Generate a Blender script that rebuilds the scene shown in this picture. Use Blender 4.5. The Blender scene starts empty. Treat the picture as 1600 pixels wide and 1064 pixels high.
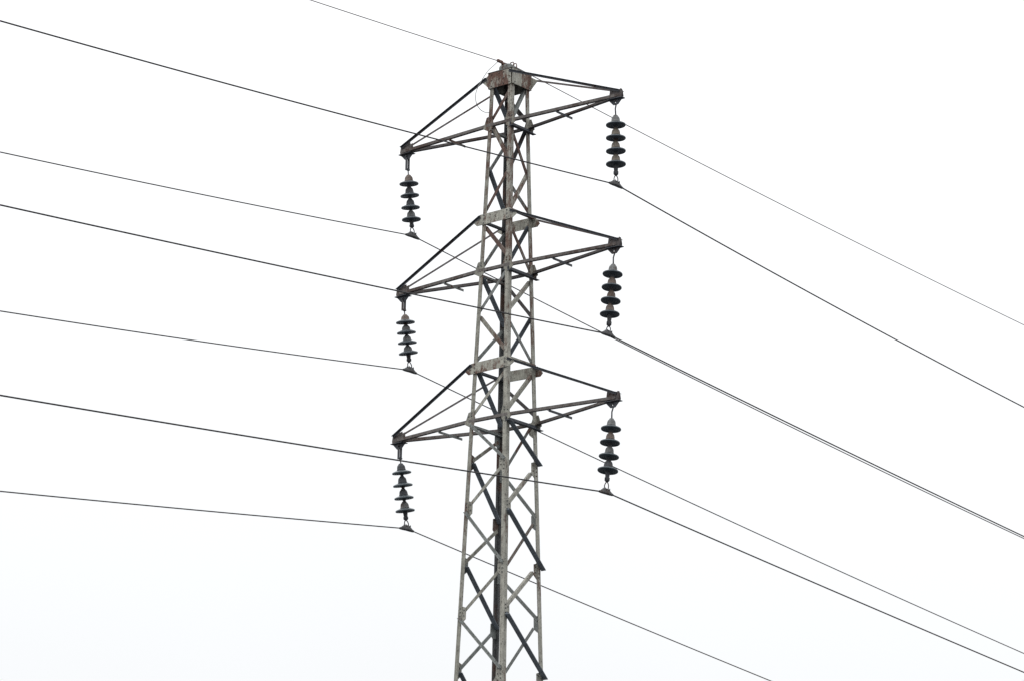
import bpy, bmesh, math, random
from mathutils import Vector, Matrix, noise
random.seed(7)
scene = bpy.context.scene
COL = scene.collection

# ------------------------------------------------------------------ camera
Z0 = 15.90                      # height of the top lower chord above ground
cam_d = bpy.data.cameras.new('camera')
cam = bpy.data.objects.new('camera', cam_d)
COL.objects.link(cam)
R_ = Vector((0.77246553, 0.63481836, 0.017397))
U_ = Vector((0.16533245, -0.22748012, 0.95964471))
B_ = Vector((0.61315755, -0.73841618, -0.28067663))
M = Matrix((R_, U_, B_)).transposed().to_4x4()
M.translation = Vector((25.36, -30.409, -14.295 + Z0))
cam.matrix_world = M
cam_d.sensor_width = 36.0
cam_d.lens = 5369.866 * 36.0 / 1600.0
cam_d.clip_start = 0.5
cam_d.clip_end = 8000
scene.camera = cam

# ------------------------------------------------------------------ world: bright overcast
w = bpy.data.worlds.new('World')
scene.world = w
w.use_nodes = True
nt = w.node_tree
nt.nodes.clear()
out = nt.nodes.new('ShaderNodeOutputWorld')
bg = nt.nodes.new('ShaderNodeBackground')
bg.inputs['Strength'].default_value = 0.1
sky = nt.nodes.new('ShaderNodeTexSky')
sky.sky_type = 'NISHITA'
sky.sun_disc = False
SUN_EL, SUN_ROT = math.radians(55), math.radians(200)
sky.sun_elevation = SUN_EL
sky.sun_rotation = SUN_ROT
tc = nt.nodes.new('ShaderNodeTexCoord')
sep = nt.nodes.new('ShaderNodeSeparateXYZ')
nt.links.new(tc.outputs['Generated'], sep.inputs[0])
ramp = nt.nodes.new('ShaderNodeMapRange')     # overcast cloud cover: brighter towards the zenith
ramp.inputs['From Min'].default_value = 0.0
ramp.inputs['From Max'].default_value = 1.0
ramp.inputs['To Min'].default_value = 8.05
ramp.inputs['To Max'].default_value = 20.0
nt.links.new(sep.outputs['Z'], ramp.inputs['Value'])
cn = nt.nodes.new('ShaderNodeTexNoise')       # soft unevenness of the cloud sheet
cn.inputs['Scale'].default_value = 3.0
cn.inputs['Detail'].default_value = 3.0
nt.links.new(tc.outputs['Generated'], cn.inputs['Vector'])
cm = nt.nodes.new('ShaderNodeMapRange')
cm.inputs['To Min'].default_value = 0.95
cm.inputs['To Max'].default_value = 1.05
nt.links.new(cn.outputs['Fac'], cm.inputs['Value'])
mul = nt.nodes.new('ShaderNodeMath'); mul.operation = 'MULTIPLY'
nt.links.new(ramp.outputs[0], mul.inputs[0]); nt.links.new(cm.outputs[0], mul.inputs[1])
tint = nt.nodes.new('ShaderNodeVectorMath'); tint.operation = 'SCALE'
tint.inputs[0].default_value = (0.990, 1.0, 1.008)
nt.links.new(mul.outputs[0], tint.inputs['Scale'])
mix = nt.nodes.new('ShaderNodeMixRGB')
mix.inputs['Fac'].default_value = 0.93
nt.links.new(sky.outputs[0], mix.inputs[1])
nt.links.new(tint.outputs[0], mix.inputs[2])
nt.links.new(mix.outputs[0], bg.inputs['Color'])
nt.links.new(bg.outputs[0], out.inputs[0])

sun_d = bpy.data.lights.new('sun', 'SUN')
sun_d.energy = 0.6
sun_d.angle = math.radians(30)
sun_d.color = (1.0, 0.97, 0.93)
sun = bpy.data.objects.new('sun', sun_d)
COL.objects.link(sun)
# direction towards the veiled sun, same as the sky's
sd = Vector((math.sin(SUN_ROT) * math.cos(SUN_EL), math.cos(SUN_ROT) * math.cos(SUN_EL), math.sin(SUN_EL)))
sun.rotation_euler = sd.to_track_quat('Z', 'Y').to_euler()

scene.view_settings.view_transform = 'Standard'
scene.view_settings.look = 'None'
scene.view_settings.exposure = 0.0
scene.view_settings.gamma = 1.0
scene.view_settings.use_curve_mapping = False

# ------------------------------------------------------------------ materials
def nodes_of(name):
    m = bpy.data.materials.new(name)
    m.use_nodes = True
    return m, m.node_tree, m.node_tree.nodes['Principled BSDF']

def noise_node(t, vec, scale, detail=5, rough=0.6):
    n = t.nodes.new('ShaderNodeTexNoise')
    n.inputs['Scale'].default_value = scale
    n.inputs['Detail'].default_value = detail
    n.inputs['Roughness'].default_value = rough
    t.links.new(vec, n.inputs['Vector'])
    return n

def remap(t, sock, a, b, c=0.0, d=1.0, smooth=True):
    n = t.nodes.new('ShaderNodeMapRange')
    if smooth: n.interpolation_type = 'SMOOTHSTEP'
    n.inputs['From Min'].default_value = a; n.inputs['From Max'].default_value = b
    n.inputs['To Min'].default_value = c; n.inputs['To Max'].default_value = d
    t.links.new(sock, n.inputs['Value'])
    return n.outputs[0]

def mixc(t, fac, a, b, blend='MIX'):
    n = t.nodes.new('ShaderNodeMixRGB'); n.blend_type = blend
    if isinstance(fac, float): n.inputs[0].default_value = fac
    else: t.links.new(fac, n.inputs[0])
    for i, v in ((1, a), (2, b)):
        if isinstance(v, tuple): n.inputs[i].default_value = (*v, 1)
        else: t.links.new(v, n.inputs[i])
    return n.outputs[0]

def steel(name, base, base2, rust, rust_lo, rust_hi, seed, rough=0.62, metal=0.15, zr=.11):
    """weathered paint over steel: mottled paint, rust patches, specks and run-down streaks"""
    m, t, p = nodes_of(name)
    tc = t.nodes.new('ShaderNodeTexCoord')
    mp = t.nodes.new('ShaderNodeMapping'); mp.inputs['Location'].default_value = (seed, seed * 1.7, seed * .3)
    oi = t.nodes.new('ShaderNodeObjectInfo')       # every bar has weathered its own way
    ofs = t.nodes.new('ShaderNodeVectorMath'); ofs.operation = 'MULTIPLY_ADD'
    t.links.new(oi.outputs['Random'], ofs.inputs[0]); ofs.inputs[1].default_value = (37, 53, 71)
    t.links.new(tc.outputs['Object'], ofs.inputs[2])
    t.links.new(ofs.outputs[0], mp.inputs[0])
    v = mp.outputs[0]
    ms = t.nodes.new('ShaderNodeMapping'); ms.inputs['Scale'].default_value = (1, 1, 0.06)
    mr = t.nodes.new('ShaderNodeMapping'); mr.inputs['Scale'].default_value = (1.3, 1.3, 0.42)
    t.links.new(v, mr.inputs[0])
    runs = noise_node(t, mr.outputs[0], 15, 6, .7)
    t.links.new(v, ms.inputs[0])
    big = noise_node(t, v, 1.1, 3)
    mott = noise_node(t, v, 11, 6, .7)
    streak = noise_node(t, ms.outputs[0], 70, 4, .6)
    fine = noise_node(t, v, 95, 4, .7)
    spk = noise_node(t, v, 48, 2, .5)
    paint = mixc(t, remap(t, mott.outputs['Fac'], .35, .68), base, base2)
    paint = mixc(t, remap(t, streak.outputs['Fac'], .42, .62, 0, .42), paint, tuple(c * .5 for c in base2))
    # rust mask = large-scale zone + mottling
    add = t.nodes.new('ShaderNodeMath'); add.operation = 'ADD'
    t.links.new(remap(t, big.outputs['Fac'], .3, .7, 0, .5, False), add.inputs[0])
    t.links.new(remap(t, runs.outputs['Fac'], .2, .8, 0, .6, False), add.inputs[1])
    add2 = t.nodes.new('ShaderNodeMath'); add2.operation = 'ADD'
    t.links.new(add.outputs[0], add2.inputs[0])
    t.links.new(remap(t, fine.outputs['Fac'], .2, .8, -.08, .08, False), add2.inputs[1])
    sp = t.nodes.new('ShaderNodeSeparateXYZ'); t.links.new(tc.outputs['Object'], sp.inputs[0])
    add3 = t.nodes.new('ShaderNodeMath'); add3.operation = 'ADD'      # the head of the tower has weathered hardest
    t.links.new(add2.outputs[0], add3.inputs[0])
    t.links.new(remap(t, sp.outputs['Z'], -5.5, .6, -.03, zr), add3.inputs[1])
    rmask = remap(t, add3.outputs[0], rust_lo, rust_hi)
    rc = mixc(t, remap(t, fine.outputs['Fac'], .35, .65), rust, tuple(c * .45 for c in rust))
    colr = mixc(t, rmask, paint, rc)
    colr = mixc(t, remap(t, spk.outputs['Fac'], .60, .68, 0, .8), colr, (.05, .04, .035))
    t.links.new(colr, p.inputs['Base Color'])
    p.inputs['Metallic'].default_value = metal
    t.links.new(remap(t, rmask, 0, 1, rough, .92, False), p.inputs['Roughness'])
    bp = t.nodes.new('ShaderNodeBump'); bp.inputs['Strength'].default_value = .35
    bp.inputs['Distance'].default_value = .002
    t.links.new(fine.outputs['Fac'], bp.inputs['Height'])
    t.links.new(bp.outputs[0], p.inputs['Normal'])
    return m

RUST = (.175, .105, .082)
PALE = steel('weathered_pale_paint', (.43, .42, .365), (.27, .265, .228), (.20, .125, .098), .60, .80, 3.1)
GREY = steel('weathered_grey_paint', (.26, .275, .265), (.165, .18, .172), RUST, .64, .82, 8.4)
WORN = steel('rust_bitten_paint', (.35, .345, .295), (.20, .195, .165), RUST, .52, .76, 12.2)
RED = steel('rusty_steel', (.25, .215, .185), (.15, .12, .105), (.16, .095, .078), .42, .70, 17.9)
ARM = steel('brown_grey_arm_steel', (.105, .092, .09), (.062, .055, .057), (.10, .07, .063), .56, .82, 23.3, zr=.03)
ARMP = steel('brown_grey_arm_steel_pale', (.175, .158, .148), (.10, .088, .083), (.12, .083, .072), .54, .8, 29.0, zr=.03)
TIE = steel('dark_tie_steel', (.085, .092, .108), (.055, .060, .072), (.085, .06, .058), .66, .9, 31.0)
DKGREY = steel('darker_grey_steel', (.15, .155, .155), (.085, .09, .092), RUST, .6, .82, 19.0)  # darker grey, for the far leg and the bolts
BARD = steel('dark_blue_grey_bar', (.21, .24, .27), (.145, .165, .19), (.13, .10, .09), .72, .9, 27.0)  # bluish shadow tone of the undersides put into the bar colour
HEAD = steel('head_plate_paint', (.47, .465, .40), (.30, .29, .25), (.20, .115, .09), .57, .72, 5.3, zr=.03)
TIEB = steel('brown_tie_steel', (.13, .11, .108), (.08, .066, .066), (.11, .07, .06), .55, .8, 37.0, zr=.03)
FIT = steel('fitting_iron', (.075, .08, .09), (.05, .053, .06), (.10, .06, .045), .6, .8, 41.0, zr=0)
CLAMP = steel('clamp_alloy', (.12, .118, .12), (.075, .074, .078), (.13, .10, .085), .6, .8, 44.0, zr=0)

def cap_mat(name, a, b, seed):
    return steel(name, a, b, (.14, .095, .072), .6, .85, seed, .7, .1, 0)
CAP_TAN = cap_mat('cap_cement_tan', (.25, .225, .185), (.17, .145, .115), 51)
CAP_GREY = cap_mat('cap_zinc_grey', (.20, .205, .205), (.12, .125, .125), 55)
CAP_DARK = cap_mat('cap_zinc_dark', (.085, .09, .10), (.055, .06, .067), 58)
CAP_RUST = cap_mat('cap_rusted_brown', (.21, .165, .14), (.135, .105, .09), 61)

def porcelain(name, c):
    m, t, p = nodes_of(name)
    tc = t.nodes.new('ShaderNodeTexCoord')
    n = noise_node(t, tc.outputs['Object'], 26, 4)
    sp = t.nodes.new('ShaderNodeSeparateXYZ'); t.links.new(tc.outputs['Object'], sp.inputs[0])
    glaze = mixc(t, remap(t, n.outputs['Fac'], .35, .7), c, tuple(x * 1.5 + .004 for x in c))
    # paler blue-grey from the rim's lower edge upwards
    t.links.new(mixc(t, remap(t, sp.outputs['Z'], -.010, -.003, 0, .75), glaze, (.105, .12, .13)), p.inputs['Base Color'])
    t.links.new(remap(t, n.outputs['Fac'], .3, .7, .2, .38, False), p.inputs['Roughness'])
    return m
POR = porcelain('dark_glazed_porcelain', (.042, .054, .068))
POR_G = porcelain('dark_green_glazed_porcelain', (.042, .060, .070))

def wire_mat(name, c, rough=.6):
    m, t, p = nodes_of(name)
    tc = t.nodes.new('ShaderNodeTexCoord')
    n = noise_node(t, tc.outputs['Object'], 9, 4)
    t.links.new(mixc(t, remap(t, n.outputs['Fac'], .35, .7), c, tuple(x * .6 for x in c)), p.inputs['Base Color'])
    p.inputs['Roughness'].default_value = rough
    p.inputs['Metallic'].default_value = .3
    return m
WIRE = wire_mat('oxidised_conductor', (.05, .047, .05))
WIRE_E = wire_mat('oxidised_earth_wire', (.19, .165, .165))
WIRE_B = wire_mat('bare_bond_wire', (.30, .30, .29))
RCL = steel('reddish_clamp', (.20, .11, .085), (.13, .07, .055), (.18, .08, .055), .5, .7, 47.0)

def simple(name, a, b, scale, rough=.9):
    m, t, p = nodes_of(name)
    tc = t.nodes.new('ShaderNodeTexCoord')
    n = noise_node(t, tc.outputs['Object'], scale, 8, .65)
    n2 = noise_node(t, tc.outputs['Object'], scale * 14, 5, .65)
    c = mixc(t, remap(t, n.outputs['Fac'], .38, .62), a, b)
    c = mixc(t, remap(t, n2.outputs['Fac'], .4, .7, 0, .5), c, tuple(x * .5 for x in a))
    t.links.new(c, p.inputs['Base Color'])
    p.inputs['Roughness'].default_value = rough
    bp = t.nodes.new('ShaderNodeBump'); bp.inputs['Strength'].default_value = .5
    t.links.new(n2.outputs['Fac'], bp.inputs['Height']); t.links.new(bp.outputs[0], p.inputs['Normal'])
    return m
GROUND = simple('dark_bounce_ground', (.040, .047, .055), (.062, .066, .070), .11)  # unseen ground surface, cold dark colour picked for bluish bounce on undersides
CONC = simple('footing_concrete', (.30, .29, .27), (.22, .215, .20), 2.0)

# ------------------------------------------------------------------ mesh helpers
def link(name, bm, mat, parent=None, smooth=False, loc=None):
    bmesh.ops.recalc_face_normals(bm, faces=bm.faces)
    me = bpy.data.meshes.new(name)
    bm.to_mesh(me); bm.free()
    me.materials.append(mat)
    if smooth:
        for p in me.polygons: p.use_smooth = True
    o = bpy.data.objects.new(name, me)
    COL.objects.link(o)
    if parent is not None: o.parent = parent
    if loc is not None: o.location = loc
    return o

def empty(name, loc, label, cat, group=None):
    o = bpy.data.objects.new(name, None)
    o.empty_display_size = .3
    COL.objects.link(o)
    o.location = loc
    o['label'] = label; o['category'] = cat
    if group: o['group'] = group
    return o

def loft(bm, rings, closed=True, caps=True):
    """skin a list of rings (lists of Vectors, same count)"""
    vs = [[bm.verts.new(p) for p in r] for r in rings]
    n = len(rings[0])
    for a, b in zip(vs, vs[1:]):
        for i in range(n if closed else n - 1):
            j = (i + 1) % n
            bm.faces.new((a[i], a[j], b[j], b[i]))
    if caps:
        bm.faces.new(list(reversed(vs[0]))); bm.faces.new(vs[-1])

def ell(wa, wb, t):
    """L profile, corner at 0,0; flange A along u, flange B along v"""
    return [(0, 0), (wa, 0), (wa, t), (t, t), (t, wb), (0, wb)]

def lbar(bm, pts, us, vs, wa, wb, t, over=0.0):
    """angle bar along pts; us / vs = per-point (or single) profile axes"""
    pts = [Vector(p) for p in pts]
    if over:
        pts[0] = pts[0] + (pts[0] - pts[1]).normalized() * over
        pts[-1] = pts[-1] + (pts[-1] - pts[-2]).normalized() * over
    if not isinstance(us, list): us = [us] * len(pts)
    if not isinstance(vs, list): vs = [vs] * len(pts)
    prof = ell(wa, wb, t)
    loft(bm, [[p + Vector(u) * a + Vector(v) * b for a, b in prof] for p, u, v in zip(pts, us, vs)])

def plate(bm, poly, thick, to3, hole=None):
    """flat plate from a 2-D outline; to3(a, b, d) maps outline + depth to space; hole=(a,b,r)"""
    loops = []
    outer = [bm.verts.new(to3(a, b, 0)) for a, b in poly]
    edges = [bm.edges.new((outer[i], outer[(i + 1) % len(outer)])) for i in range(len(outer))]
    if hole:
        ha, hb, hr = hole
        inner = [bm.verts.new(to3(ha + hr * math.cos(k * math.pi / 6), hb + hr * math.sin(k * math.pi / 6), 0)) for k in range(12)]
        edges += [bm.edges.new((inner[i], inner[(i + 1) % 12])) for i in range(12)]
        res = bmesh.ops.triangle_fill(bm, use_beauty=True, edges=edges)
        faces = [g for g in res['geom'] if isinstance(g, bmesh.types.BMFace)]
    else:
        faces = [bm.faces.new(outer)]
    d = to3(0, 0, thick) - to3(0, 0, 0)
    r = bmesh.ops.extrude_face_region(bm, geom=faces)
    bmesh.ops.translate(bm, vec=d, verts=[g for g in r['geom'] if isinstance(g, bmesh.types.BMVert)])

def tube(bm, pts, rad, seg=8, caps=True):
    pts = [Vector(p) for p in pts]
    rings = []
    ref = None
    for i, p in enumerate(pts):
        a = pts[max(i - 1, 0)]; b = pts[min(i + 1, len(pts) - 1)]
        d = (b - a).normalized()
        if ref is None:
            ref = Vector((0, 0, 1)) if abs(d.z) < .9 else Vector((1, 0, 0))
        x = (ref - d * ref.dot(d)).normalized(); ref = x
        y = d.cross(x)
        r = rad[i] if isinstance(rad, list) else rad
        rings.append([p + (x * math.cos(k * 2 * math.pi / seg) + y * math.sin(k * 2 * math.pi / seg)) * r for k in range(seg)])
    loft(bm, rings, caps=caps)

def box(bm, c, s, mat=None):
    vs = []
    r = bmesh.ops.create_cube(bm, size=1)
    for v in r['verts']:
        v.co = Vector((v.co.x * s[0], v.co.y * s[1], v.co.z * s[2]))
        if mat: v.co = mat @ v.co
        v.co += Vector(c)

def lathe(bm, prof, seg=32):
    rings = [[Vector((r * math.cos(k * 2 * math.pi / seg), r * math.sin(k * 2 * math.pi / seg), z)) for k in range(seg)] for r, z in prof]
    loft(bm, rings)

# ------------------------------------------------------------------ ground
bm = bmesh.new()
bmesh.ops.create_circle(bm, cap_ends=True, cap_tris=True, segments=96, radius=3500)
g = link('ground', bm, GROUND)
g['kind'] = 'structure'

# ------------------------------------------------------------------ tower geometry data (z relative to the top lower chords)
ZK = [1.0, 0.0, -2.0, -4.0, -8.0, -15.9]
HK = [.1595, .1804, .2333, .2905, .4024, .63]
def hw(z):
    if z >= ZK[0]: return HK[0]
    for a, b, ha, hb in zip(ZK, ZK[1:], HK, HK[1:]):
        if z >= b: return ha + (hb - ha) * (a - z) / (a - b)
    return HK[-1]
LV = [0.0, -1.8613, -3.7331]               # lower chord levels

tower = empty('lattice_tower', (0, 0, Z0),
              'rusting grey-green steel lattice transmission tower with three pairs of cross-arms standing against white sky',
              'transmission tower')
# face frames: lateral axis, outward normal; the member sits at +-half width
FACE = {'near': (Vector((1, 0, 0)), Vector((0, -1, 0))), 'back': (Vector((1, 0, 0)), Vector((0, 1, 0))),
        'right': (Vector((0, 1, 0)), Vector((1, 0, 0))), 'left': (Vector((0, 1, 0)), Vector((-1, 0, 0)))}
def fp(face, lat, z, outw=0.0):
    a, n = FACE[face]
    return a * lat + n * (hw(z) + outw) + Vector((0, 0, z))

# legs
LEGW, LEGT = .058, .007
for sx, sy in ((-1, -1), (1, -1), (1, 1), (-1, 1)):
    zs = [.655, 0.0, -2.0, -4.0, -8.0, -15.9]
    bm = bmesh.new()
    lbar(bm, [Vector((sx * hw(z), sy * hw(z), z)) for z in zs], Vector((-sx, 0, 0)), Vector((0, -sy, 0)), LEGW, LEGW, LEGT)
    link('leg', bm, WORN if (sx, sy) == (-1, -1) else PALE if sx == 1 else DKGREY, tower)
    bm = bmesh.new()
    h = hw(-15.9)
    box(bm, (sx * h, sy * h, -15.9 + .1), (.36, .36, .5))
    bmesh.ops.bevel(bm, geom=bm.edges[:], offset=.03, segments=2, affect='EDGES')
    link('footing', bm, CONC, tower)

# braces --------------------------------------------------------------
BT = .006
def brace(face, l0, z0, l1, z1, style, mat, w=.041, v=.040):
    if style == 'dark': v = .068
    if style == 'out': w, v = (.028, .036) if face == 'near' else (.048, .070)
    """one angle bar lying in a tower face from (l0,z0) to (l1,z1)"""
    if z0 > -3.76 and style != 'out':     # upper panels: the ends run on under the leg flanges
        slope = (z1 - z0) / (l1 - l0)
        for e in (0, 1):
            l, z = (l0, z0) if e == 0 else (l1, z1)
            tgt = math.copysign(hw(z) - .03, l)
            if .4 * hw(z) < abs(l) < abs(tgt):
                z += slope * (tgt - l); l = tgt
                if e == 0: l0, z0 = l, z
                else: l1, z1 = l, z
    a, n = FACE[face]
    d2 = Vector((l1 - l0, z1 - z0)).normalized()
    # in-plane perpendicular pointing up
    pu = Vector((-d2.y, d2.x))
    if pu.y < 0: pu = -pu
    P0, P1 = fp(face, l0, z0), fp(face, l1, z1)
    up = (a * pu.x + Vector((0, 0, pu.y)))
    if style == 'out':                    # outside the legs, standing flange outwards along the lower edge
        off, uu, vv, cor = n * .0015, up, n, -w / 2
    elif style == 'dark':                 # inside, standing flange along the lower edge towards the middle
        off, uu, vv, cor = -n * (LEGT + .0085), up, -n, -w / 2
    elif style == 'flat':                 # inside, standing flange along the upper edge towards the middle
        off, uu, vv, cor = -n * (LEGT + .0085), -up, -n, w / 2
    else:                                 # 'flatout': inside, flange turned away
        off, uu, vv, cor = -n * (LEGT + .0085 + BT), -up, n, w / 2
    bm = bmesh.new()
    lbar(bm, [P0 + up * cor + off, P1 + up * cor + off], uu, vv, w, v if style != 'flatout' else .013, BT)
    return link('brace', bm, mat, tower)

BR = [
 # panel above the top chords
 ('near', .118, .395, -.117, .095, 'flat', RED), ('left', -.092, .441, .119, .187, 'dark', BARD),
 ('right', .095, .429, -.100, .087, 'flat', GREY), ('back', -.10, .385, .163, .073, 'dark', ARM),
 ('left', .119, .187, .14, .10, 'dark', BARD),
 # between top chords and middle plates
 ('near', -.14, .005, .135, -.479, 'flat', WORN), ('near', .153, -.625, -.149, -1.06, 'flat', RED),
 ('right', -.117, -.150, .123, -.576, 'flat', RED), ('right', .125, -.67, -.146, -1.095, 'flat', PALE),
 ('back', .143, -.03, -.10, -.44, 'dark', BARD), ('back', -.12, -.66, .155, -1.06, 'flatout', GREY),
 ('left', .183, -.11, -.135, -.57, 'flatout', GREY), ('left', -.14, -.61, .150, -1.03, 'dark', BARD),
 # middle plates to middle chords
 ('near', -.158, -1.338, .17, -1.72, 'flat', RED), ('right', -.146, -1.38, .17, -1.81, 'flat', RED),
 ('back', .16, -1.30, -.14, -1.68, 'dark', BARD), ('left', .20, -1.28, -.154, -1.763, 'flatout', GREY),
 # middle chords to lower plates
 ('near', .172, -1.929, -.20, -2.36, 'flat', GREY), ('near', -.20, -2.46, .194, -2.908, 'flat', WORN),
 ('right', .18, -2.00, -.218, -2.435, 'flat', PALE), ('right', -.202, -2.558, .21, -2.98, 'flat', GREY),
 ('back', -.17, -1.95, .20, -2.386, 'flatout', ARM), ('back', .20, -2.45, -.17, -2.89, 'dark', BARD),
 ('left', -.185, -1.97, .235, -2.45, 'dark', BARD), ('left', .225, -2.51, -.21, -2.965, 'flatout', GREY),
 # lower plates to lower chords
 ('near', .193, -3.21, -.235, -3.643, 'flat', PALE), ('right', .20, -3.175, -.219, -3.638, 'flat', WORN),
 ('back', -.19, -3.235, .235, -3.61, 'flatout', ARM), ('left', -.21, -3.12, .235, -3.67, 'dark', BARD),
 # shaft below the arms
 ('near', -.272, -3.775, .282, -4.272, 'out', GREY), ('near', .199, -4.377, -.235, -4.76, 'flat', PALE),
 ('near', -.291, -4.85, .311, -5.53, 'out', GREY), ('near', .25, -5.62, -.275, -6.055, 'flat', WORN),
 ('near', -.322, -6.126, .341, -6.793, 'out', GREY), ('near', .27, -6.90, -.30, -7.40, 'flat', PALE),
 ('left', .235, -3.885, -.220, -4.212, 'flatout', WORN), ('left', -.235, -4.24, .30, -4.87, 'dark', BARD),
 ('left', .285, -4.96, -.313, -5.482, 'flatout', WORN), ('left', -.277, -5.498, .33, -6.14, 'dark', BARD),
 ('left', .27, -6.20, -.29, -6.72, 'flatout', GREY), ('left', -.31, -6.76, .36, -7.46, 'dark', BARD),
 ('right', -.250, -3.80, .316, -4.241, 'out', BARD), ('right', .20, -4.36, -.26, -4.835, 'flat', PALE),
 ('right', -.285, -4.885, .363, -5.505, 'out', BARD), ('right', .22, -5.56, -.30, -6.07, 'flat', PALE),
 ('right', -.317, -6.139, .385, -6.805, 'out', BARD), ('right', .26, -6.90, -.34, -7.42, 'flat', PALE),
 ('back', .20, -3.77, -.22, -4.26, 'flatout', GREY), ('back', -.21, -4.31, .285, -4.885, 'flatout', GREY),
 ('back', .235, -4.95, -.24, -5.47, 'flatout', RED), ('back', -.25, -5.56, .305, -6.11, 'flatout', GREY),
 ('back', .24, -6.20, -.26, -6.75, 'flatout', GREY), ('back', -.27, -6.82, .33, -7.42, 'flatout', GREY),
]
# the shaft goes on down to the footings with growing panels
z = -7.45; s = -1
while z > -15.1:
    dz = 1.75 * hw(z)
    for face in FACE:
        a0, a1 = hw(z) - .06, hw(z - dz) - .06
        k = s if face in ('near', 'right') else -s
        BR.append((face, k * a0, z, -k * a1, z - dz, 'flat' if face in ('near', 'right') else 'flatout', random.choice((PALE, GREY, WORN))))
    z -= dz + .07; s = -s
for b in BR: brace(*b)

# gusset plates where the shaft's bars meet the legs -------------------
bolts = bmesh.new()
def bolt(P, n, r=.0085, h=.008):
    n = Vector(n).normalized()
    tube(bolts, [Vector(P) - n * .001, Vector(P) + n * h], r, 6)
def gusset(face, side, z, mat, hh=.10, wid=.055):
    a, n = FACE[face]
    e = hw(z)
    o, i = e - .012, e - LEGW - wid
    poly = [(o, -hh * .9), (o, hh * .9), (e - LEGW, hh), (i, hh * .8), (i, -hh * .55), (e - LEGW, -hh)]
    bm = bmesh.new()
    plate(bm, [(p[0] * side, p[1]) for p in poly], BT, lambda x, y, d: a * x + n * (hw(z + y) - LEGT - .001 - d) + Vector((0, 0, z + y)))
    link('gusset', bm, mat, tower)
    for dz in (-.07, -.02, .03, .075):
        bolt(fp(face, side * (e - .032), z + dz, .0005), n)
        if dz in (-.02, .075): bolt(fp(face, side * (e - LEGW - .026), z + dz * .7, -LEGT - .0005), n, .009, .006)
for face, side, z, m in [('near', -1, -4.82, WORN), ('near', 1, -4.325, PALE), ('near', 1, -5.58, PALE), ('near', -1, -6.09, PALE), ('near', 1, -6.84, PALE),
                         ('left', -1, -4.235, RED), ('left', 1, -3.86, GREY), ('left', 1, -4.91, RED), ('left', -1, -5.49, GREY), ('left', 1, -6.17, GREY), ('left', -1, -6.74, PALE),
                         ('right', 1, -4.31, PALE), ('right', -1, -4.865, PALE), ('right', 1, -5.54, PALE), ('right', -1, -6.11, PALE), ('right', 1, -6.84, PALE),
                         ('back', 1, -3.80, PALE), ('back', -1, -4.28, GREY), ('back', 1, -4.925, GREY), ('back', -1, -5.51, GREY), ('back', 1, -6.155, GREY), ('back', -1, -6.79, GREY)]:
    gusset(face, side, z, m)

# head box ---------------------------------------------------------------
HC = hw(.58) + .002
earpoly = [(-.296, .589), (-.155, .676), (HC, .676), (HC, .476), (-.172, .476)]
for side, face in ((1, 'near'), (-1, 'back')):
    a, n = FACE[face]
    bm = bmesh.new()
    plate(bm, [(side * x, y) for x, y in earpoly], .008, lambda x, y, d: a * x + n * (HC + .009 - d + .006) + Vector((0, 0, y)))
    link('head_plate', bm, HEAD, tower)
    for x in (-.14, -.02, .05, .145):
        for y in (.50, .575, .65): bolt(a * x * side + n * (HC + .015) + Vector((0, 0, y)), n, .009, .007)
    bolt(a * -.21 * side + n * (HC + .015) + Vector((0, 0, .58)), n)
for face in ('right', 'left'):
    a, n = FACE[face]
    bm = bmesh.new()
    plate(bm, [(-HC - .014, .476), (HC + .014, .476), (HC + .014, .676), (-HC - .014, .676)], .008, lambda x, y, d: a * x + n * (HC + .025 - d) + Vector((0, 0, y)))
    link('head_plate', bm, HEAD, tower)
    for x in (-.14, .0, .14):
        for y in (.50, .65): bolt(a * x + n * (HC + .025) + Vector((0, 0, y)), n, .009, .007)
bm = bmesh.new()
plate(bm, [(-HC - .03, -HC - .02), (HC + .03, -HC - .02), (HC + .03, HC + .02), (-HC - .03, HC + .02)], .008, lambda x, y, d: Vector((x, y, .678 + d)))
link('head_cover', bm, GREY, tower)
# saddle carrying the earth wire, with its U-bolt
bm = bmesh.new()
prof = [(-.165, .688), (-.165, .735), (-.135, .77), (-.08, .795), (-.02, .806), (.04, .79), (.10, .74), (.12, .688)]
plate(bm, prof, .09, lambda y, z, d: Vector((-.045 + d, y, z)))
bmesh.ops.bevel(bm, geom=bm.edges[:], offset=.008, segments=1, affect='EDGES')
link('earth_wire_saddle', bm, GREY, tower)
for yy in (.035, .09):
    bm = bmesh.new()
    tube(bm, [(-.03, yy, .73), (-.03, yy, .83), (-.018, yy, .85), (.018, yy, .85), (.03, yy, .83), (.03, yy, .73)], .0075, 6)
    link('u_bolt', bm, RCL, tower)
bm = bmesh.new()
box(bm, (0, -.195, .793), (.03, .10, .036)); box(bm, (0, -.13, .775), (.03, .06, .03))
bmesh.ops.bevel(bm, geom=bm.edges[:], offset=.006, segments=1, affect='EDGES')
link('wire_clamp', bm, RCL, tower)
bond = [(-.02, -.20, .80), (-.06, -.235, .745), (-.10, -.305, .655), (-.10, -.42, .495), (-.10, -.515, .325), (-.10, -.515, .195), (-.10, -.445, .125), (-.105, -.351, .112), (-.115, -.255, .134), (-.13, -.19, .155)]
pts = []
for i in range(len(bond) - 1):      # Catmull-Rom through the measured bends
    p0, p1, p2, p3 = [Vector(bond[max(0, min(len(bond) - 1, i + k))]) for k in (-1, 0, 1, 2)]
    for q in range(5):
        t = q / 5
        pts.append(.5 * ((2 * p1) + (p2 - p0) * t + (2 * p0 - 5 * p1 + 4 * p2 - p3) * t * t + (-p0 + 3 * p1 - 3 * p2 + p3) * t ** 3))
pts.append(Vector(bond[-1]))
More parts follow.
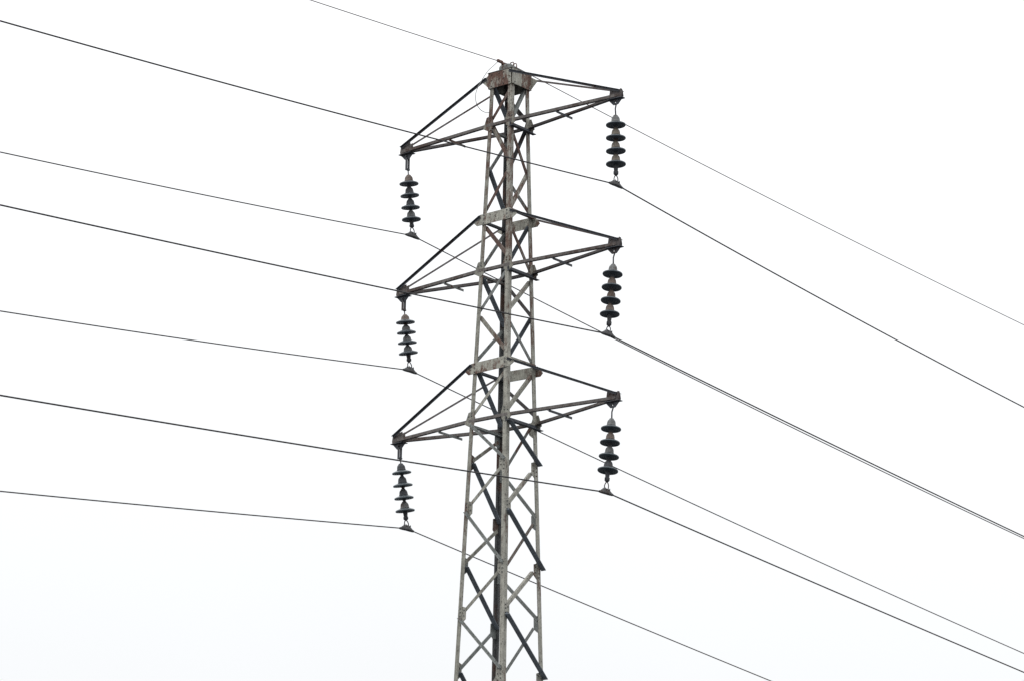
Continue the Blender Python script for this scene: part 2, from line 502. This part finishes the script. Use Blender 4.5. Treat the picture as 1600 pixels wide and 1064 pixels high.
bm = bmesh.new(); tube(bm, pts, .0042, 6)
link('bonding_wire', bm, WIRE_B, tower, True)

# plates at the two lower tie levels -----------------------------------------
for poly, zc in (([(-.33, -1.247), (-.25, -1.148), (.225, -1.142), (.338, -1.236), (.27, -1.278), (-.29, -1.283)], -1.21),
                 ([(-.372, -3.116), (-.288, -3.022), (.282, -3.006), (.384, -3.10), (.31, -3.142), (-.33, -3.155)], -3.08)):
    for face, sgn in (('near', 1), ('back', -1)):
        a, n = FACE[face]
        e = hw(zc) + .008
        bm = bmesh.new()
        plate(bm, [(sgn * x, y) for x, y in poly], .008, lambda x, y, d: a * x + n * (e - d + .007) + Vector((0, 0, y)))
        link('tie_plate', bm, HEAD, tower)
        for s in (-1, 1):
            for dz in (-.05, 0, .045): bolt(a * s * (hw(zc) - .03) + n * (e + .007) + Vector((0, 0, zc + dz)), n, .0085, .009)
            bolt(a * s * (hw(zc) + .05) + n * (e + .007) + Vector((0, 0, zc)), n)
    for face in ('right', 'left'):
        a, n = FACE[face]
        h = hw(zc)
        zz = zc - .055 if face == 'left' else zc + .03
        bm = bmesh.new()
        lbar(bm, [a * (-h + .0) + n * (h + .002) + Vector((0, 0, zz)), a * (h - .0) + n * (h + .002) + Vector((0, 0, zz))] if face == 'right' else
             [a * (-h + .01) - n * (-h + .009) + Vector((0, 0, zz)), a * (h - .01) - n * (-h + .009) + Vector((0, 0, zz))],
             Vector((0, 0, 1)), n if face == 'right' else -n, .045, .045, .006)
        link('cross_member', bm, WORN if face == 'right' else TIE, tower)

# cross-arms -------------------------------------------------------------------
XT = 1.70
ZT = .030                     # the chords rise slightly to the tips
def sgnpts(z, s):
    h = hw(z) + .010
    xs = [(-XT, .032), (-h, h), (h, h), (XT, .032)]
    return [Vector((x, s * y, z - .018 + (ZT if abs(x) == XT else 0))) for x, y in xs]
for li, zc in enumerate(LV):
    for s in (-1, 1):
        pts = sgnpts(zc, s)
        bm = bmesh.new()
        # vertical flange outside, horizontal flange along the bottom turned inwards
        lbar(bm, pts, Vector((0, 0, 1)), Vector((0, -s, 0)), .036 if s < 0 else .046, .042, .006)
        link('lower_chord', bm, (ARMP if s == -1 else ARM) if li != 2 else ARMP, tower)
    h = hw(zc)
    for face in ('right', 'left'):
        a, n = FACE[face]
        bm = bmesh.new()
        zz = zc - .085
        if face == 'right':
            lbar(bm, [a * (-h - .03) + n * (h + .002) + Vector((0, 0, zz)), a * (h + .06) + n * (h + .002) + Vector((0, 0, zz))], Vector((0, 0, 1)), n, .055, .055, .007)
        else:
            lbar(bm, [a * (-h + .01) + n * (h - .01) + Vector((0, 0, zz)), a * (h - .01) + n * (h - .01) + Vector((0, 0, zz))], Vector((0, 0, 1)), -n, .045, .045, .006)
        link('cross_member', bm, TIE if face == 'right' else GREY, tower)
    # gussets at the arm roots, on the near and back faces
    for face, sgn in (('near', 1), ('back', -1)):
        a, n = FACE[face]
        for side in (-1, 1):
            o = side
            poly = [(h + .075, -.035), (h + .02, .105), (h - .055, .115), (h - .085, .03), (h - .07, -.05), (h - .02, -.085)]
            bm = bmesh.new()
            plate(bm, [(x * o, y) for x, y in poly], .006, lambda x, y, d: a * x + n * (h + .0085 - d) + Vector((0, 0, zc + y)))
            link('gusset', bm, WORN, tower)
            bolt(a * o * (h - .03) + n * (h + .0085) + Vector((0, 0, zc + .06)), n)
            bolt(a * o * (h - .03) + n * (h + .0085) + Vector((0, 0, zc + .09)), n)
            bolt(a * o * (h + .015) + n * (h + .0085) + Vector((0, 0, zc + .055)), n)
    # upper ties
    for sx in (-1, 1):
        for sy in (-1, 1):
            ear = (sx == sy)                       # the side on which the plate has its long ear
            if li == 0:
                p = Vector((sx * (.245 if ear else .175), sy * (HC + .017), .615 if ear else .650))
            elif li == 1:
                p = Vector((sx * .262, sy * (hw(-1.2) + .017), -1.175))
            else:
                p = Vector((sx * .305, sy * (hw(-3.08) + .017), -3.045))
            q = Vector((sx * (XT + .03), sy * .034, zc + .072 + ZT * .6))
            bm = bmesh.new()
            d = (q - p).normalized()
            side = Vector((0, sy, 0)); side = (side - d * side.dot(d)).normalized()
            dn = d.cross(side); dn = dn if dn.z < 0 else -dn
            if sy < 0:       # hang flange down, top flange outwards
                lbar(bm, [p - d * .03, q], dn, side, .030, .026, .005)
                link('upper_tie', bm, TIE, tower)
            else:
                lbar(bm, [p - d * .03, q], dn, side, .024, .024, .005)
                link('upper_tie', bm, TIEB, tower)
    zt = zc + ZT
    for sx in (-1, 1):
        # end bracket: two cheeks closed by an end plate
        cheek = [(1.565, -.028), (1.585, .100), (1.735, .066), (1.748, -.006), (1.742, -.028)]
        bm = bmesh.new()
        for y0 in (-.027, .019):
            plate(bm, [(sx * x, zt + z) for x, z in cheek], .008, lambda x, z, d: Vector((x, y0 + d, z)))
        plate(bm, [(-.0185, zt - .028), (.0185, zt - .028), (.0185, zt + .08), (-.0185, zt + .08)], .007, lambda y, z, d: Vector((sx * (1.728 + d), y, z)))
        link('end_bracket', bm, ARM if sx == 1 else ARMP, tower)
        bm = bmesh.new()
        plate(bm, [(sx * 1.56, -.055), (sx * 1.765, -.038), (sx * 1.765, .038), (sx * 1.56, .055)], .007, lambda x, y, d: Vector((x, y, zt - .033 - d)))
        link('end_flange', bm, TIE, tower)
        bm = bmesh.new()
        plate(bm, [(sx * 1.55, zt - .041), (sx * 1.75, zt - .041), (sx * 1.684, zt - .108), (sx * 1.616, zt - .108)], .012,
              lambda x, z, d: Vector((x, -.006 + d, z)), hole=(sx * 1.65, zt - .072, .014))
        link('hanger_plate', bm, TIE, tower)
        for x, z in ((1.61, .06), (1.70, .05), (1.61, .0), (1.70, .0)):
            bolt(Vector((sx * x, -.027, zt + z)), (0, -1, 0), .009, .007)
        # spacer between the two chords
        x = sx * .85
        hh = .032 + (h + .01 - .032) * (XT - .85) / (XT - h)
        bm = bmesh.new()
        lbar(bm, [Vector((x, -hh - .005, zc - .010)), Vector((x, hh + .06, zc - .010))], Vector((-1, 0, 0)), Vector((0, 0, -1)), .04, .03, .005)
        link('spacer', bm, TIE if sx == 1 else GREY, tower)
bo = link('bolts', bolts, DKGREY, tower)
bo['kind'] = 'stuff'

# ------------------------------------------------------------------ conductors
def wire_fn(l, r):
    def f(s):
        a = l[0] * s * s + l[1] * s + l[2]
        b = r[0] * s * s + r[1] * s + r[2]
        k = .006                                   # bends over the clamp
        return .5 * (a + b) - .5 * math.sqrt((a - b) ** 2 + k * k)
    return f
WF = {
 'E': (0.0, wire_fn((.0012, .090, .8095), (.0011, -.0506, .8167))),
 'A': (1.65, wire_fn((.0014, .1172, -1.0764), (.0018, -.0929, -1.0724))),
 'B': (-1.65, wire_fn((.0016, .1328, -1.0614), (.0010, -.0918, -1.0301))),
 'C': (1.65, wire_fn((.0009, .1114, -2.9374), (.0007, -.0783, -2.9564))),
 'D': (-1.65, wire_fn((.0015, .1409, -2.7984), (.0008, -.0954, -2.7606))),
 'F': (1.65, wire_fn((.0007, .1060, -4.8317), (.0005, -.0761, -4.8513))),
 'G': (-1.65, wire_fn((.0008, .1346, -4.7957), (.0008, -.0955, -4.7539))),
}
def kink(l_r):                                     # where the two spans meet
    x0, f = WF[l_r]
    best = min((f(s + .01) - 2 * f(s) + f(s - .01), s) for s in [i * .01 for i in range(-40, 41)])
    return best[1]
WL = {
 'E': 'thin topmost earth wire passing over the saddle on the tower head',
 'A': 'thick power line crossing in front of the tower below the top cross-arm',
 'B': 'thin power line clamped under the slanting insulator string at the upper left',
 'C': 'thick power line clamped under the middle right insulator string, in front of the tower',
 'D': 'thin power line clamped under the short insulator string at the middle left',
 'F': 'lowest thick power line, crossing in front of the tower below the bottom cross-arm',
 'G': 'lowest of all the wires, clamped under the bottom left insulator string',
}
for k, (x0, f) in WF.items():
    ss = []
    s = -34.0
    while s < 44.0:
        ss.append(s)
        s += .02 if abs(s) < .5 else (.1 if abs(s) < 2 else .5)
    bm = bmesh.new()
    rad = .0058 if k == 'E' else (.0088 if x0 > 0 else .0074)
    tube(bm, [(x0, s, f(s)) for s in ss], rad, 8)
    o = link('earth_wire' if k == 'E' else 'conductor', bm, WIRE_E if k == 'E' else WIRE, None, True, (0, 0, Z0))
    o['label'] = WL[k]
    o['category'] = 'earth wire' if k == 'E' else 'power line'
    if k != 'E': o['group'] = 'conductors hung from the cross-arms'

# ------------------------------------------------------------------ insulator strings
cap_prof = [(.012, .126), (.022, .125), (.028, .119), (.031, .108), (.041, .100), (.047, .086), (.051, .066), (.052, .046), (.056, .042), (.056, .029)]
disc_prof = [(.044, .034), (.049, .029), (.074, .0225), (.096, .0145), (.111, .008), (.1165, .005), (.119, .001), (.119, -.009), (.115, -.014), (.110, -.011),
             (.104, -.004), (.099, -.003), (.094, -.013), (.088, -.014), (.083, -.001), (.077, .000), (.071, -.013), (.065, -.014), (.059, .001), (.048, .002),
             (.042, -.012), (.034, -.016), (.030, -.010)]
pin_prof = [(.034, -.008), (.032, -.020), (.024, -.030), (.019, -.036), (.017, -.058)]
ST = [ # key, hole z level, side, fraction of first disc, step, cap materials, disc material, tail end fraction, label
 ('A', 0, 1, .256, .163, (CAP_GREY, CAP_TAN, CAP_TAN, CAP_TAN), POR, .895, 'insulator string with tan caps hooked to the upper right cross-arm tip'),
 ('C', 1, 1, .26, .164, (CAP_GREY, CAP_RUST, CAP_RUST, CAP_RUST), POR, .91, 'insulator string with rusty brown caps hooked to the middle right cross-arm tip'),
 ('F', 2, 1, .255, .163, (CAP_GREY, CAP_RUST, CAP_GREY, CAP_DARK), POR_G, .885, 'insulator string of four dark discs hooked to the bottom right cross-arm tip'),
 ('B', 0, -1, .320, .155, (CAP_RUST, CAP_DARK, CAP_DARK, CAP_GREY), POR, .90, 'slanting insulator string of four discs shackled to the upper left cross-arm tip'),
 ('D', 1, -1, .304, .149, (CAP_RUST, CAP_GREY, CAP_GREY, CAP_GREY), POR, .885, 'shortest insulator string, with a tan top cap, shackled to the middle left cross-arm tip'),
 ('G', 2, -1, .300, .158, (CAP_DARK, CAP_DARK, CAP_DARK, CAP_GREY), POR_G, .90, 'slanting insulator string of four discs shackled to the bottom left cross-arm tip'),
]
meshcache = {}
def cached(key, prof, mat, seg=36):
    if key not in meshcache:
        bm = bmesh.new(); lathe(bm, prof, seg)
        bmesh.ops.recalc_face_normals(bm, faces=bm.faces)
        me = bpy.data.meshes.new(key[0]); bm.to_mesh(me); bm.free()
        for p in me.polygons: p.use_smooth = True
        me.materials.append(mat)
        meshcache[key] = me
    return meshcache[key]
def add(name, me, parent):
    o = bpy.data.objects.new(name, me); COL.objects.link(o); o.parent = parent
    return o

for key, li, sx, f1, st, caps, por, tail, label in ST:
    f1 += .02; st -= .005
    x0, wf = WF[key]
    sk = kink(key)
    T = Vector((x0, 0, LV[li] - .072 + ZT))
    Bp = Vector((x0, sk, wf(sk)))
    ax = (Bp - T); Lh = ax.length; ax.normalize()
    root = empty('insulator_string', T + Vector((0, 0, Z0)), label, 'insulator', 'insulator strings hanging from the cross-arm tips')
    zq = (-ax).to_track_quat('Z', 'Y').to_matrix()
    def P(fr, a=0.0, b=0.0):          # point on the string axis, local to the root
        return ax * (fr * Lh) + zq @ Vector((a, b, 0))
    capTop = f1 - .132 / Lh * (st * Lh / .172)
    kz = st * Lh / .172
    # suspension fitting at the top
    bm = bmesh.new()
    if sx > 0:
        c = [(0, .014, .012), (0, .018, -.004), (0, .006, -.018), (0, -.010, -.012), (0, -.013, .006)]
        tp = P(capTop)
        pts = [Vector((0, -.013, -.006)), Vector((0, -.016, .010)), Vector((0, -.004, .021)), Vector((0, .014, .014)), Vector((0, .017, -.004)), Vector((0, .010, -.026)),
               tp * .55 + Vector((.0, -.008, 0)), tp * .8 + Vector((0, -.004, 0)), tp * 1.06]
        tube(bm, pts, .009, 8)
        link('hook', bm, FIT, root, True)
    else:
        tp = P(capTop)
        for s in (-1, 1):
            box(bm, tp * .36 + Vector((s * .0, s * .022, .0)), (.026, .012, tp.length * .86))
        tube(bm, [Vector((0, -.030, 0)), Vector((0, .030, 0))], .010, 8)
        tube(bm, [tp * .72 + Vector((0, -.028, 0)), tp * .72 + Vector((0, .028, 0))], .011, 8)
        box(bm, tp * .74, (.024, .034, .022))
        tube(bm, [tp * .70, tp * 1.08], .0075, 8)
        link('shackle', bm, FIT, root)
    rot = zq.to_euler()
    for i in range(4):
        me = cached(('insulator_disc', por.name), disc_prof, por)
        d = add('insulator_disc', me, root)
        d.location = P(f1 + st * i)
        e = zq.to_quaternion()
        wob = Matrix.Rotation(random.uniform(-.035, .035), 3, 'X') @ Matrix.Rotation(random.uniform(-.035, .035), 3, 'Y')
        d.rotation_euler = (zq @ wob).to_euler()
        d.scale = (random.uniform(.985, 1.02),) * 2 + (1.0,)
        cm_ = cached(('metal_cap', caps[i].name), cap_prof, caps[i], 28)
        c = add('metal_cap', cm_, d)
        c.scale = (1, 1, kz)
        pm = cached(('pin',), pin_prof, FIT, 14)
        p = add('pin', pm, d); p.scale = (1, 1, kz)
    # ball socket under the last disc
    f4 = f1 + 3 * st
    bm = bmesh.new()
    l0, l1 = (f4 * Lh + .012) / Lh, tail
    n = [(0, .033), (.12, .030), (.35, .026), (.55, .024), (.62, .031), (.85, .030), (.95, .018), (1, .010)]
    tube(bm, [P(l0 + (l1 - l0) * a) for a, _ in n], [r for _, r in n], 12)
    # split-pin lug
    box(bm, P(l0 + (l1 - l0) * .72, .0, .028), (.012, .018, .03))
    link('ball_socket', bm, FIT, root, True)
    # shackle legs down to the clamp
    bm = bmesh.new()
    top = P(tail - .012)
    cl = Vector((0, sk, wf(sk) + .030)) - Vector((0, 0, T.z))
    for s in (-1, 1):
        mid = (top + cl) * .5 + Vector((s * .012, s * .022, .0))
        tube(bm, [top, (top * .7 + cl * .3) + Vector((s * .008, s * .018, 0)), mid, cl + Vector((s * .010, s * .024, .004)), cl + Vector((s * .010, s * .022, -.012))], .0065, 8)
    tube(bm, [cl + Vector((-.03, -.022, 0)), cl + Vector((.03, -.022, 0))], .008, 6)
    tube(bm, [cl + Vector((-.03, .022, 0)), cl + Vector((.03, .022, 0))], .008, 6)
    link('clevis', bm, FIT, root)
    # boat-shaped suspension clamp following the wire
    bm = bmesh.new()
    rings = []
    N = 14
    for i in range(N + 1):
        t = i / N * 2 - 1
        s = sk + t * .125
        zw = wf(s) - T.z
        hump = .012 + .034 * max(0, 1 - abs(t + .08) ** 1.4) * (1 if abs(t) < .62 else .55)
        bot = .011 + .010 * (1 - t * t)
        wd = .014 + .013 * (1 - t * t)
        rings.append([Vector((wd * .55, s, zw + hump)), Vector((wd, s, zw + hump * .35)), Vector((wd, s, zw - bot * .4)), Vector((wd * .5, s, zw - bot)),
                      Vector((-wd * .5, s, zw - bot)), Vector((-wd, s, zw - bot * .4)), Vector((-wd, s, zw + hump * .35)), Vector((-wd * .55, s, zw + hump))])
    loft(bm, rings)
    link('suspension_clamp', bm, CLAMP, root)
    for s in (-.035, .045):
        bm = bmesh.new()
        zw = wf(sk + s) - T.z
        tube(bm, [(-.018, sk + s, zw + .01), (-.018, sk + s, zw + .052)], .006, 6)
        tube(bm, [(.018, sk + s, zw + .01), (.018, sk + s, zw + .052)], .006, 6)
        link('clamp_bolt', bm, CLAMP, root)
